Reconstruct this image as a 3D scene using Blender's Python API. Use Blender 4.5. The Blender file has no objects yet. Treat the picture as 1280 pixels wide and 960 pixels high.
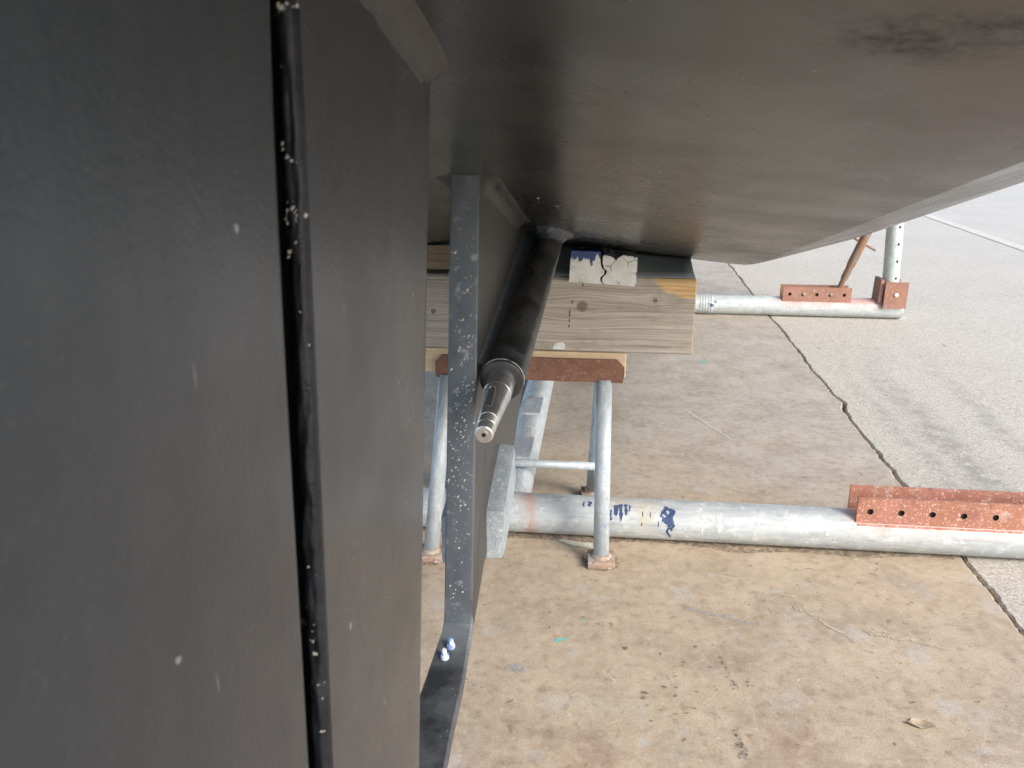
import bpy, bmesh, math, random
from mathutils import Vector, Matrix, noise as mnoise
random.seed(7)
S = bpy.context.scene
COL = S.collection
PI = math.pi

# ------------------------------------------------------------------ materials
class Mat:
    """small node builder round one Principled BSDF"""
    def __init__(s, name, rough=.5, metal=0.0, origin=None):
        s.m = bpy.data.materials.new(name); s.m.use_nodes = True
        s.nt = s.m.node_tree; s.b = s.nt.nodes['Principled BSDF']
        s.b.inputs['Roughness'].default_value = rough
        s.b.inputs['Metallic'].default_value = metal
        s.tc = s.nt.nodes.new('ShaderNodeTexCoord')
        s.obj = s.tc.outputs['Object']
        if origin: s.obj = s.map(loc=origin)
    def n(s, t): return s.nt.nodes.new(t)
    def put(s, sock, v):
        if isinstance(v, bpy.types.NodeSocket): s.nt.links.new(v, sock)
        elif isinstance(v, (tuple, list)) and len(v) == 3 and sock.type == 'RGBA': sock.default_value = (*v, 1)
        else: sock.default_value = v
    def map(s, scale=(1, 1, 1), loc=(0, 0, 0), rot=(0, 0, 0), vec=None):
        n = s.n('ShaderNodeMapping'); s.put(n.inputs['Vector'], vec or s.obj)
        n.inputs['Scale'].default_value = scale; n.inputs['Location'].default_value = loc; n.inputs['Rotation'].default_value = rot
        return n.outputs[0]
    def noise(s, scale, detail=4, rough=.55, vec=None, dist=0):
        n = s.n('ShaderNodeTexNoise'); s.put(n.inputs['Vector'], vec or s.obj)
        n.inputs['Scale'].default_value = scale; n.inputs['Detail'].default_value = detail
        n.inputs['Roughness'].default_value = rough; n.inputs['Distortion'].default_value = dist
        return n.outputs[0]
    def vor(s, scale, vec=None, rnd=1, feat='F1'):
        n = s.n('ShaderNodeTexVoronoi'); s.put(n.inputs['Vector'], vec or s.obj); n.feature = feat
        n.inputs['Scale'].default_value = scale; n.inputs['Randomness'].default_value = rnd
        return n.outputs['Distance'], n.outputs.get('Color')
    def ramp(s, f, stops):
        n = s.n('ShaderNodeValToRGB'); s.put(n.inputs[0], f); e = n.color_ramp.elements
        while len(e) < len(stops): e.new(.5)
        for k, (p, c) in zip(e, stops):
            k.position = p; k.color = (*c, 1) if isinstance(c, (tuple, list)) else (c, c, c, 1)
        return n.outputs[0]
    def mix(s, f, a, b, mode='MIX'):
        n = s.n('ShaderNodeMix'); n.data_type = 'RGBA'; n.blend_type = mode
        s.put(n.inputs['Factor'], f); s.put(n.inputs[6], a); s.put(n.inputs[7], b)
        return n.outputs[2]
    def math(s, op, a, b=0.0, c=None):
        n = s.n('ShaderNodeMath'); n.operation = op; s.put(n.inputs[0], a); s.put(n.inputs[1], b)
        if c is not None: s.put(n.inputs[2], c)
        return n.outputs[0]
    def step(s, f, lo, hi, a=0.0, b=1.0):
        n = s.n('ShaderNodeMapRange'); n.clamp = True; s.put(n.inputs[0], f)
        n.inputs[1].default_value = lo; n.inputs[2].default_value = hi; n.inputs[3].default_value = a; n.inputs[4].default_value = b
        return n.outputs[0]
    def sep(s, v=None):
        n = s.n('ShaderNodeSeparateXYZ'); s.put(n.inputs[0], v or s.obj); return n.outputs
    def chan(s, c):
        n = s.n('ShaderNodeSeparateColor'); s.put(n.inputs[0], c); return n.outputs
    def warp(s, vec, scale, amt):
        """coordinates shaken by noise, for ragged outlines"""
        n = s.n('ShaderNodeTexNoise'); s.put(n.inputs['Vector'], vec); n.inputs['Scale'].default_value = scale
        a = s.n('ShaderNodeVectorMath'); a.operation = 'SCALE'; s.put(a.inputs[0], n.outputs['Color']); a.inputs['Scale'].default_value = amt
        b = s.n('ShaderNodeVectorMath'); b.operation = 'ADD'; s.put(b.inputs[0], vec); s.put(b.inputs[1], a.outputs[0])
        return b.outputs[0]
    def spots(s, scale, radius, keep, vec=None, soft=.35):
        """round spots in a random share of the cells"""
        d, c = s.vor(scale, vec)
        return s.math('MULTIPLY', s.step(d, radius, radius * (1 - soft), 0, 1), s.step(s.chan(c)[0], keep, keep + .001, 1, 0))
    def bump(s, h, strength=.3, dist=.002):
        n = s.n('ShaderNodeBump'); s.put(n.inputs['Height'], h)
        n.inputs['Strength'].default_value = strength; n.inputs['Distance'].default_value = dist
        if s.b.inputs['Normal'].is_linked:
            s.put(n.inputs['Normal'], s.b.inputs['Normal'].links[0].from_socket)
        s.nt.links.new(n.outputs[0], s.b.inputs['Normal'])
    def color(s, c): s.put(s.b.inputs['Base Color'], c)
    def rough(s, r): s.put(s.b.inputs['Roughness'], r)

def antifoul(name, base, dark, vertical=True, rough=.42, warm=(.075, .066, .057), streak=.5):
    M = Mat(name); F = M.map((0, 1, 1)); F2 = M.map((0, 1, .14), loc=(0, 3, 2)); W2 = M.warp(F, 60, .012)
    st = M.noise(5, 6, .6, M.map((6, 6, .7) if vertical else (.8, 5, 5)), .4)
    big = M.noise(2.2, 5, .6)
    c = M.mix(M.step(big, .35, .68), base, dark)
    c = M.mix(M.math('MULTIPLY', M.step(st, .42, .72), streak), c, warm)
    c = M.mix(M.math('MULTIPLY', M.spots(24, .055, .20, W2), .6), c, (.34, .34, .35))
    c = M.mix(M.math('MULTIPLY', M.spots(95, .10, .025, W2), .7), c, (.45, .44, .42))
    c = M.mix(M.math('MULTIPLY', M.spots(55, .05, .03, F2), .5), c, (.24, .24, .24))
    c = M.mix(M.math('MULTIPLY', M.step(M.noise(11, 7, .72), .52, .68), .45), c, dark)
    smear = M.math('MULTIPLY', M.step(M.noise(4, 7, .75, M.map((1, 1.6, .5), loc=(4, 4, 1))), .52, .72), M.step(M.noise(34, 5, .7), .40, .62))
    c = M.mix(M.math('MULTIPLY', smear, .30), c, (.105, .108, .112))
    c = M.mix(M.math('MULTIPLY', M.step(M.noise(300, 2), .60, .75), .25), c, (.12, .12, .12))
    M.color(c)
    M.rough(M.step(M.noise(9, 5), .3, .7, rough - .07, rough + .09))
    M.bump(M.noise(260, 3, .6), .28, .0012); M.bump(M.noise(24, 4), .10, .004)
    return M.m

MT = {}
MT['rudder'] = antifoul('rudder_paint', (.037, .044, .054), (.020, .024, .030), True, .34, (.046, .050, .055), .4)
MT['skeg'] = antifoul('skeg_paint', (.042, .046, .053), (.028, .031, .036), True, .30, (.050, .053, .055), .35)
# hull: antifouling with long scuffs, orange peel and a few rubbed dark smudges
M = Mat('hull_paint')
st = M.noise(3.2, 7, .62, M.map((1, 1.7, 1.7)), .5)
c = M.mix(M.step(M.noise(1.7, 5), .35, .7), (.044, .048, .045), (.030, .033, .031))
c = M.mix(M.math('MULTIPLY', M.step(st, .45, .75), .55), c, (.070, .071, .064))
c = M.mix(M.math('MULTIPLY', M.step(M.noise(16, 7, .7, M.map((.45, 1.6, 1.6))), .50, .72), .30), c, (.035, .036, .033))
c = M.mix(M.math('MULTIPLY', M.math('MULTIPLY', M.step(M.noise(2.3, 5, .6, M.map(loc=(7, 2, 0))), .48, .65), M.step(M.noise(48, 5, .75), .45, .70)), .07), c, (.13, .128, .118))
sm = M.noise(9, 6, .7)
d = M.n('ShaderNodeVectorMath'); d.operation = 'DISTANCE'; M.put(d.inputs[0], M.warp(M.map((.8, 1.5, 0)), 14, .05)); d.inputs[1].default_value = (.345, .89, .025)
smudge = M.math('MULTIPLY', M.math('MULTIPLY', M.step(d.outputs['Value'], .10, .02), M.step(sm, .40, .60, 0, .75)), M.step(M.noise(75, 6, .75), .36, .60, .25, 1))
c = M.mix(smudge, c, (.012, .012, .011))
c = M.mix(M.math('MULTIPLY', M.step(M.noise(6, 6, .75, M.map((1, 2.2, 2.2), (3, 1, 0))), .57, .72), .45), c, (.022, .022, .020))
c = M.mix(M.math('MULTIPLY', M.spots(26, .05, .10, M.map((1, 1, 0))), .5), c, (.32, .31, .29))
c = M.mix(M.math('MULTIPLY', M.spots(60, .09, .05, M.map((1, 1, 0))), .7), c, (.02, .02, .018))
M.color(c); M.rough(M.math('ADD', M.step(M.noise(7, 5), .3, .7, .21, .35), M.math('MULTIPLY', smudge, .4)))
M.put(M.b.inputs['Specular IOR Level'], M.math('SUBTRACT', .5, M.math('MULTIPLY', smudge, .38)))
M.bump(M.noise(230, 3, .6), .20, .0008); M.bump(M.noise(9, 4, .5), .09, .005)
MT['hull'] = M.m
# fairing filler where things meet the hull
M = Mat('fairing_filler', .55)
c = M.mix(M.step(M.noise(18, 6, .65), .35, .68), (.052, .051, .047), (.034, .034, .033))
c = M.mix(M.step(M.noise(45, 4), .58, .7), c, (.070, .068, .063))
M.color(c); M.bump(M.noise(60, 5, .65), .5, .004)
MT['filler'] = M.m
# aft edge of strut and shoe: dull blue grey, strut's sky light put into colour
M = Mat('skylit_weathered_strut_paint', .5)
c = M.mix(M.step(M.noise(7, 6, .6, M.map((4, 4, 1))), .35, .68), (.098, .111, .126), (.058, .065, .075))
c = M.mix(M.step(M.noise(60, 4), .6, .72), c, (.21, .23, .25))
M.color(c); M.bump(M.noise(180, 3), .3, .0012); MT['strut'] = M.m
M = Mat('shoe_paint', .45)
c = M.mix(M.step(M.noise(16, 6, .65), .40, .66), (.024, .025, .028), (.085, .088, .093))
x, y, z = M.sep()
bl = M.math('ADD', M.step(y, .98, 1.07, -.35, .75), M.math('SUBTRACT', M.noise(40, 6, .7), .35))
c = M.mix(M.step(bl, .15, .6), c, (.13, .14, .152))
M.color(c); M.bump(M.noise(140, 4), .4, .0015); MT['shoe'] = M.m
M = Mat('strut_side_paint', .42)
c = M.mix(M.step(M.noise(6, 6, .6, M.map((3, 3, 1))), .35, .68), (.040, .039, .037), (.055, .052, .048))
M.color(c); M.bump(M.noise(200, 3), .25, .0012); MT['strut_side'] = M.m
# edge of skeg, glossy black
M = Mat('black_edge_paint', .42); M.b.inputs['Specular IOR Level'].default_value = .3
c = M.mix(M.step(M.noise(40, 5), .4, .7), (.006, .007, .010), (.016, .018, .024))
M.color(c); M.bump(M.noise(70, 5, .7), .6, .003); MT['edge'] = M.m
M = Mat('black_tube_paint', .33)
c = M.mix(M.step(M.noise(14, 6, .65, dist=.6), .42, .68), (.014, .0145, .016), (.055, .057, .06))
M.color(c); M.rough(M.step(M.noise(22, 4), .3, .7, .25, .45)); M.bump(M.noise(120, 4), .25, .0015); MT['tube'] = M.m
M = Mat('ring_rubber', .45); M.color(M.mix(M.step(M.noise(60, 4), .4, .7), (.02, .021, .023), (.05, .052, .056))); MT['ring'] = M.m
M = Mat('pale_sealant', .6); M.color(M.mix(M.noise(80, 3), (.5, .5, .48), (.3, .3, .3))); MT['sealant'] = M.m
M = Mat('shaft_steel', .33, .92)
c = M.mix(M.step(M.noise(20, 4, .6, M.map((1, 6, 1))), .35, .7), (.72, .71, .70), (.50, .49, .475))
M.color(c); M.rough(M.step(M.noise(30, 4), .3, .7, .26, .40)); M.bump(M.noise(200, 2, .5, M.map((1, 12, 1))), .08, .0006); MT['steel'] = M.m
M = Mat('bright_steel', .34, .85); M.color(M.mix(M.noise(60, 4), (.80, .78, .75), (.6, .58, .55))); MT['bright'] = M.m
M = Mat('keyway_steel', .5, .8); M.color((.24, .23, .215)); MT['keyway_steel'] = M.m
M = Mat('dark_hole', .8); M.color((.012, .011, .010)); MT['hole'] = M.m
M = Mat('barnacle', .8); M.color(M.mix(M.noise(90, 3), (.56, .54, .48), (.32, .30, .25))); MT['barnacle'] = M.m
M = Mat('nylon_bolt', .35); M.color(M.mix(M.step(M.noise(60, 2), .45, .55), (.68, .72, .78), (.25, .36, .62))); MT['nylon'] = M.m

def galv(name, base, light, rustk=.66, bluek=.66, white=.5, ax='x', origin=None):
    M = Mat(name, .48, .15, origin)
    sc = dict(x=(1.2, 7, 7), y=(7, 1.2, 7), z=(7, 7, 1.2))[ax]
    c = M.mix(M.step(M.noise(6, 6, .65, M.map(sc)), .35, .68), base, light)
    d, cc = M.vor(55); c = M.mix(M.math('MULTIPLY', M.chan(cc)[0], .22), c, (.22, .25, .28))
    c = M.mix(M.math('MULTIPLY', M.step(M.noise(28, 5, .7), .54, .64), white), c, (.66, .68, .68))
    c = M.mix(M.math('MULTIPLY', M.step(M.noise(14, 6, .72, M.map(sc, loc=(5, 5, 5))), .50, .66), .5), c, tuple(k * .6 for k in base))
    c = M.mix(M.math('MULTIPLY', M.step(M.noise(11, 6, .7, M.map(loc=(4, 2, 1))), bluek, bluek + .06), .55), c, (.14, .24, .42))
    c = M.mix(M.math('MULTIPLY', M.step(M.noise(9, 7, .72, M.map(loc=(1, 7, 3))), rustk, rustk + .07), .8), c, (.30, .17, .085))
    c = M.mix(M.spots(90, .16, .06), c, (.09, .085, .08))
    c = M.mix(M.spots(60, .12, .03, M.map(loc=(2, 2, 2))), c, (.35, .1, .07))
    M.color(c); M.rough(M.step(M.noise(20, 4), .3, .7, .38, .62)); M.bump(M.noise(130, 4), .3, .0015); M.bump(d, .1, .002)
    return M
MT['galv'] = galv('galvanised_steel', (.37, .415, .45), (.49, .535, .56), .66, .60, .5, 'z').m
M = Mat('pitted_zinc', .7)
c = M.mix(M.step(M.noise(30, 6, .7), .38, .62), (.26, .295, .325), (.36, .40, .43))
c = M.mix(M.step(M.noise(140, 4, .7), .55, .68), c, (.52, .55, .56)); c = M.mix(M.spots(120, .22, .12), c, (.20, .22, .23))
M.color(c); M.bump(M.noise(160, 5, .7), .8, .003); MT['zinc'] = M.m
MT['galv_y'] = galv('galvanised_spine', (.46, .475, .485), (.56, .575, .575), .60, .60, .4, 'y').m
# the near cross tube: whitish, red oxide over-spray under the bracket, rust stain by the joint
M = galv('galvanised_cross_tube', (.39, .41, .41), (.49, .51, .51), .68, .69, .6, 'x', (-.2, 2.155, 0))
cin = M.b.inputs['Base Color'].links[0].from_socket
x, y, z = M.sep()
over = M.math('MULTIPLY', M.step(x, .66, .74), M.step(M.math('ADD', z, M.math('MULTIPLY', M.noise(30, 5, .7), .05)), .088, .118))
cin = M.mix(M.math('MULTIPLY', over, .55), cin, (.52, .23, .17))
rs = M.math('MULTIPLY', M.step(M.math('ABSOLUTE', M.math('ADD', x, .185)), .035, .0), M.step(M.noise(25, 5), .35, .55))
cin = M.mix(M.math('MULTIPLY', rs, .7), cin, (.42, .21, .12))
ys = M.math('MULTIPLY', M.step(M.math('ABSOLUTE', M.math('SUBTRACT', x, .10)), .11, .02), M.step(M.noise(14, 5), .45, .62))
cin = M.mix(M.math('MULTIPLY', ys, .55), cin, (.46, .36, .20))
M.color(cin); MT['galv_near'] = M.m
M = galv('galvanised_far_tube', (.43, .47, .47), (.54, .57, .565), .70, .70, .35, 'x', (-.2, 2.155, 0))
cin = M.b.inputs['Base Color'].links[0].from_socket
x, y, z = M.sep()
over = M.math('MULTIPLY', M.step(x, 1.00, 1.08), M.step(M.math('ADD', z, M.math('MULTIPLY', M.noise(20, 5, .7), .06)), .085, .125))
M.color(M.mix(M.math('MULTIPLY', over, .7), cin, (.46, .2, .16))); MT['galv_far'] = M.m
MT['galv_post'] = galv('galvanised_post', (.46, .52, .50), (.58, .62, .60), .75, .75, .35, 'z').m
M = Mat('red_oxide_paint', .68)
c = M.mix(M.step(M.noise(14, 6, .65), .35, .68), (.385, .165, .118), (.255, .105, .072))
c = M.mix(M.math('MULTIPLY', M.step(M.noise(9, 7, .75, M.map(loc=(3, 1, 1))), .46, .66), .45), c, (.36, .15, .06))
c = M.mix(M.step(M.noise(120, 5, .75), .54, .64), c, (.60, .40, .34))
c = M.mix(M.math('MULTIPLY', M.step(M.noise(16, 7, .75, M.map(loc=(9, 4, 1))), .58, .70), .7), c, (.60, .48, .43))
c = M.mix(M.spots(150, .24, .16), c, (.66, .55, .5))
c = M.mix(M.step(M.noise(30, 5, .7), .58, .68), c, (.16, .065, .04))
M.color(c); M.bump(M.noise(160, 4), .5, .002); MT['oxide'] = M.m
M = Mat('far_oxide_paint', .7)
c = M.mix(M.step(M.noise(9, 6, .65), .35, .68), (.31, .160, .118), (.215, .108, .080))
c = M.mix(M.math('MULTIPLY', M.step(M.noise(12, 7, .75, M.map(loc=(3, 1, 1))), .46, .66), .7), c, (.30, .14, .07))
c = M.mix(M.step(M.noise(60, 5, .75), .57, .68), c, (.48, .34, .29))
M.color(c); M.bump(M.noise(100, 4), .5, .002); MT['oxide_far'] = M.m
M = Mat('rusty_steel', .85)
c = M.mix(M.step(M.noise(30, 6, .7), .35, .68), (.205, .100, .066), (.125, .060, .040))
c = M.mix(M.step(M.noise(150, 4, .7), .58, .68), c, (.32, .20, .14))
c = M.mix(M.spots(40, .2, .05), c, (.4, .38, .36))
M.color(c); M.bump(M.noise(220, 4), .6, .002); MT['rust'] = M.m
M = Mat('rusty_foot', .75)
c = M.mix(M.step(M.noise(25, 6, .7), .42, .60), (.36, .30, .24), (.24, .12, .07))
c = M.mix(M.step(M.noise(50, 5), .58, .66), c, (.42, .42, .40))
M.color(c); M.bump(M.noise(160, 4), .5, .002); MT['foot'] = M.m
M = Mat('rod_rust', .65, .2)
x, y, z = M.sep()
c = M.mix(M.step(M.noise(9, 5, .6, M.map((3, 3, 1))), .42, .58), (.19, .185, .17), (.25, .135, .08))
M.color(c); M.bump(M.noise(120, 4), .4, .002); MT['rod'] = M.m

def wood(name, a, b, dark, knots=(), fresh=None, rough=.75, freq=1.0, origin=None):
    M = Mat(name, rough, 0, origin)
    x, y, z = M.sep()
    zz = z
    for kx, kz, s in knots:
        dx = M.math('DIVIDE', M.math('SUBTRACT', x, kx), .075 * s); dz = M.math('DIVIDE', M.math('SUBTRACT', z, kz), .045 * s)
        g = M.math('EXPONENT', M.math('MULTIPLY', M.math('ADD', M.math('MULTIPLY', dx, dx), M.math('MULTIPLY', dz, dz)), -1))
        sg = M.math('MULTIPLY', g, M.math('MULTIPLY', dz, -.024 * s))
        zz = M.math('ADD', zz, sg)
    cv = M.n('ShaderNodeCombineXYZ'); M.put(cv.inputs[0], x); M.put(cv.inputs[1], y); M.put(cv.inputs[2], zz)
    v = cv.outputs[0]
    g1 = M.noise(7 * freq, 6, .6, M.map((.55, 6, 9), vec=v), .35)
    g2 = M.noise(34 * freq, 6, .7, M.map((.08, 6, 9), vec=v), .2)
    c = M.mix(M.step(g1, .36, .66), a, b)
    c = M.mix(M.math('MULTIPLY', M.step(g2, .47, .66), .85), c, dark)
    w1 = M.math('SINE', M.math('ADD', M.math('MULTIPLY', zz, 620 * freq), M.math('MULTIPLY', M.noise(3.2, 4, .6, M.map((.6, 2, 2.5), vec=v)), 34)))
    c = M.mix(M.math('MULTIPLY', M.step(w1, .35, 1), .22), c, dark)
    crk = M.noise(16, 4, .6, M.map((.16, 3, 16), vec=v))
    c = M.mix(M.math('MULTIPLY', M.step(crk, .60, .67), .8), c, tuple(k * .45 for k in dark))
    c = M.mix(M.math('MULTIPLY', M.step(M.noise(8, 6, .7), .55, .7), .5), c, dark)
    c = M.mix(M.math('MULTIPLY', M.step(M.noise(5, 4, .6, M.map(loc=(3, 3, 3))), .55, .68), .45), c, (.42, .28, .15))
    for kx, kz, s in knots:
        dx = M.math('SUBTRACT', x, kx); dz = M.math('SUBTRACT', z, kz)
        r = M.math('SQRT', M.math('ADD', M.math('MULTIPLY', dx, dx), M.math('MULTIPLY', dz, dz)))
        r = M.math('ADD', r, M.math('MULTIPLY', M.math('SUBTRACT', M.noise(60, 3), .5), .006))
        ring = M.math('MULTIPLY', M.step(r, .016 * s, .012 * s), M.step(M.math('SINE', M.math('MULTIPLY', r, 1900)), -1, 1, .6, 1))
        c = M.mix(ring, c, (.135, .105, .085))
    c = M.mix(M.math('MULTIPLY', M.step(M.noise(13, 7, .75, M.map((.6, 1, 1), loc=(2, 2, 2))), .52, .70), .45), c, tuple(k * .8 for k in dark))
    if fresh:
        fx, fz, rx, rz = fresh
        dx = M.math('DIVIDE', M.math('SUBTRACT', x, fx), rx); dz = M.math('DIVIDE', M.math('SUBTRACT', z, fz), rz)
        r = M.math('ADD', M.math('ADD', M.math('MULTIPLY', dx, dx), M.math('MULTIPLY', dz, dz)), M.math('MULTIPLY', M.math('SUBTRACT', M.noise(30, 5, .7, M.map((.25, 3, 4))), .5), 1.1))
        fc = M.mix(M.step(M.noise(30, 5, .6, M.map((.5, 6, 8))), .4, .65), (.68, .46, .22), (.52, .33, .14))
        c = M.mix(M.math('MULTIPLY', M.step(r, 1.02, .86), .92), c, M.mix(M.math('MULTIPLY', M.step(w1, .2, 1), .45), fc, (.36, .22, .10)))
    M.color(c)
    M.bump(g2, .5, .002); M.bump(g1, .3, .003)
    return M
MT['timber'] = wood('weathered_timber', (.50, .455, .395), (.385, .345, .295), (.215, .185, .155), ((-.05, .683, 1), (.135, .703, .42), (-.44, .66, .5)), (.235, .760, .105, .050), origin=(-.15, 2.2, .561)).m
MT['plank'] = wood('fresh_plank', (.68, .54, .37), (.60, .46, .30), (.46, .33, .20)).m
M = wood('brown_wedge_wood', (.26, .20, .14), (.20, .15, .10), (.10, .075, .05)); MT['wedge'] = M.m
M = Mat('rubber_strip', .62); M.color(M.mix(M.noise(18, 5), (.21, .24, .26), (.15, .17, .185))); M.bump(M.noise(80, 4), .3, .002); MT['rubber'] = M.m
# cracked white paint with blue showing at the top
M = Mat('cracked_white_paint', .5)
x, y, z = M.sep()
c = M.mix(M.step(M.noise(22, 6, .65), .38, .66), (.76, .77, .75), (.60, .62, .60))
c = M.mix(M.step(M.noise(40, 5, .7, M.map(loc=(5, 1, 2))), .58, .66), c, (.42, .36, .28))
dd, _ = M.vor(26, M.map((1, .2, 1), vec=M.obj), feat='DISTANCE_TO_EDGE')
c = M.mix(M.math('MULTIPLY', M.step(dd, .03, .008), M.step(M.noise(16, 3), .5, .6)), c, (.12, .10, .08))
drip = M.math('ADD', M.math('MULTIPLY', M.noise(48, 4, .7, M.map((1, .2, .25))), .11), M.math('MULTIPLY', x, .09))
c = M.mix(M.step(M.math('SUBTRACT', z, M.math('ADD', drip, -.013)), .0, .003), c, (.03, .06, .20))
c = M.mix(M.spots(60, .22, .08), c, (.08, .12, .25))
M.color(c); M.bump(M.noise(60, 5), .5, .003); M.bump(M.step(dd, .03, .008), -.4, .002); MT['white_block'] = M.m
M = Mat('navy_paint', .4); M.color(M.mix(M.noise(30, 3), (.018, .035, .11), (.05, .085, .19))); M.put(M.b.inputs['Alpha'], M.math('MULTIPLY', M.step(M.noise(110, 6, .8), .36, .46), .92)); MT['navy'] = M.m
M = Mat('white_patch', .6); M.color((.72, .74, .74)); M.put(M.b.inputs['Alpha'], M.math('MULTIPLY', M.step(M.noise(110, 6, .8), .40, .52), .85)); MT['white'] = M.m

# smooth worn slab
M = Mat('worn_concrete', .6)
x, y, z = M.sep()
n1 = M.noise(1.6, 7, .62); n2 = M.noise(7, 6, .65); n3 = M.noise(38, 5, .65)
tan = M.mix(M.step(n2, .36, .66), (.500, .395, .280), (.385, .298, .205))
grey = M.mix(M.step(n2, .36, .66), (.455, .395, .325), (.355, .305, .245))
zone = M.math('ADD', M.step(y, 1.7, 3.4, -.32, .36), n1)  # greyer behind: partly own tone, partly sky reflection put into the colour
c = M.mix(M.step(zone, .38, .70), tan, grey)
c = M.mix(M.math('MULTIPLY', M.step(M.noise(3.2, 6, .6, M.map(loc=(2, 5, 0))), .51, .70), .45), c, (.245, .19, .138))
c = M.mix(M.math('MULTIPLY', M.step(M.noise(11, 7, .75, M.map(loc=(8, 5, 0))), .52, .68), .38), c, (.21, .165, .125))
c = M.mix(M.math('MULTIPLY', M.step(M.noise(5.5, 7, .7, M.map(loc=(4, 9, 0))), .56, .70), .5), c, (.45, .42, .385))
wob = M.n('ShaderNodeVectorMath'); wob.operation = 'ADD'
wn = M.n('ShaderNodeTexNoise'); M.put(wn.inputs['Vector'], M.obj); wn.inputs['Scale'].default_value = 18
sc = M.n('ShaderNodeVectorMath'); sc.operation = 'SCALE'; M.put(sc.inputs[0], wn.outputs['Color']); sc.inputs['Scale'].default_value = .07
M.put(wob.inputs[0], M.obj); M.put(wob.inputs[1], sc.outputs[0]); W = wob.outputs[0]
c = M.mix(M.math('MULTIPLY', M.spots(8, .34, .40, W, .5), .42), c, (.47, .445, .41))
c = M.mix(M.math('MULTIPLY', M.spots(14, .28, .25, M.map(loc=(3, 1, 0), vec=W), .5), .4), c, (.43, .42, .405))
c = M.mix(M.math('MULTIPLY', M.spots(26, .20, .16, M.map(loc=(1, 4, 0), vec=W), .3), .6), c, (.18, .125, .095))
c = M.mix(M.math('MULTIPLY', M.spots(60, .17, .08, M.map(loc=(2, 2, 0), vec=W)), .75), c, (.10, .075, .065))
c = M.mix(M.math('MULTIPLY', M.spots(45, .15, .05, M.map(loc=(6, 2, 0), vec=W)), .8), c, (.62, .58, .5))
c = M.mix(M.math('MULTIPLY', M.spots(33, .12, .025, M.map(loc=(9, 2, 0), vec=W)), .9), c, (.24, .06, .05))
rz = M.math('ADD', M.step(y, 1.7, 1.2, 0, .20), M.noise(4.5, 6, .7, M.map(loc=(7, 7, 0))))
c = M.mix(M.math('MULTIPLY', M.step(rz, .63, .78), .42), c, (.27, .16, .105))
c = M.mix(M.math('MULTIPLY', M.step(n3, .52, .68), .45), c, (.54, .47, .38))
c = M.mix(M.math('MULTIPLY', M.step(n3, .46, .32), .5), c, (.19, .145, .105))
c = M.mix(M.math('MULTIPLY', M.step(M.noise(230, 4, .75), .48, .66), .42), c, (.15, .12, .09))
c = M.mix(M.math('MULTIPLY', M.step(M.noise(5, 7, .7, M.map((9, .5, 1), rot=(0, 0, .5))), .63, .70), .35), c, (.5, .47, .42))
M.color(c); M.rough(M.step(n2, .3, .7, .48, .68))
M.bump(n3, .35, .003); M.bump(M.noise(240, 3), .4, .0015)
MT['slab'] = M.m
# exposed aggregate
M = Mat('aggregate_concrete', .85)
x, y, z = M.sep()
d1, c1 = M.vor(95); d2, c2 = M.vor(210)
r1 = M.chan(c1)[0]
peb = M.ramp(r1, [(0, (.09, .08, .07)), (.2, (.32, .275, .21)), (.5, (.43, .39, .32)), (.78, (.28, .25, .21)), (.9, (.54, .52, .47)), (1, (.66, .65, .61))])
fine = M.ramp(M.chan(c2)[1], [(0, (.16, .15, .135)), (.5, (.39, .355, .30)), (1, (.57, .53, .465))])
c = M.mix(M.step(d1, .30, .55), peb, fine)
c = M.mix(.46, c, M.mix(M.step(M.noise(1.3, 6, .6), .35, .68), (.52, .475, .40), (.45, .41, .345)))
# dark tyre scuffs sweeping past the joint
arc = M.math('SQRT', M.math('ADD', M.math('POWER', M.math('SUBTRACT', x, 7.2), 2), M.math('POWER', M.math('SUBTRACT', y, 3.2), 2)))
wobb = M.math('MULTIPLY', M.math('SUBTRACT', M.noise(2.2, 5), .5), .25)
for rr, ww, kk in ((5.93, .10, .55), (5.66, .06, .42), (6.07, .05, .35)):
    t = M.math('ABSOLUTE', M.math('ADD', M.math('SUBTRACT', arc, rr), wobb))
    c = M.mix(M.math('MULTIPLY', M.math('MULTIPLY', M.step(t, ww, ww * .2), M.math('MULTIPLY', M.step(M.noise(14, 6, .7), .36, .58), M.step(y, 4.4, 3.2))), kk), c, (.15, .145, .135))
c = M.mix(M.math('MULTIPLY', M.step(M.noise(2.6, 6, .65, M.map((.5, 1.6, 1), loc=(3, 1, 0))), .62, .74), .4), c, (.34, .25, .17))
c = M.mix(M.math('MULTIPLY', M.spots(9, .13, .2, None), .6), c, (.17, .165, .16))
M.color(c); M.bump(d1, -.5, .004); M.bump(M.noise(120, 4), .4, .003)
MT['aggregate'] = M.m
M = Mat('joint_dirt', .95); M.color(M.mix(M.noise(30, 4), (.05, .043, .035), (.09, .075, .06))); MT['dirt'] = M.m
M = Mat('worn_white_line', .98); M.b.inputs['Specular IOR Level'].default_value = .1
M.color(M.mix(M.step(M.noise(12, 6, .7), .42, .6), (.54, .50, .435), (.47, .435, .375))); MT['line'] = M.m
def flat(name, col, r=.7, v=.25, cover=0):
    M = Mat(name, r); M.color(M.mix(M.step(M.noise(70, 4, .7), .35, .7), col, tuple(k * (1 - v) for k in col))); MT[name] = M.m
    if cover: M.put(M.b.inputs['Alpha'], M.math('MULTIPLY', M.step(M.noise(75, 6, .75), cover - .06, cover + .10), .85))
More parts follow.
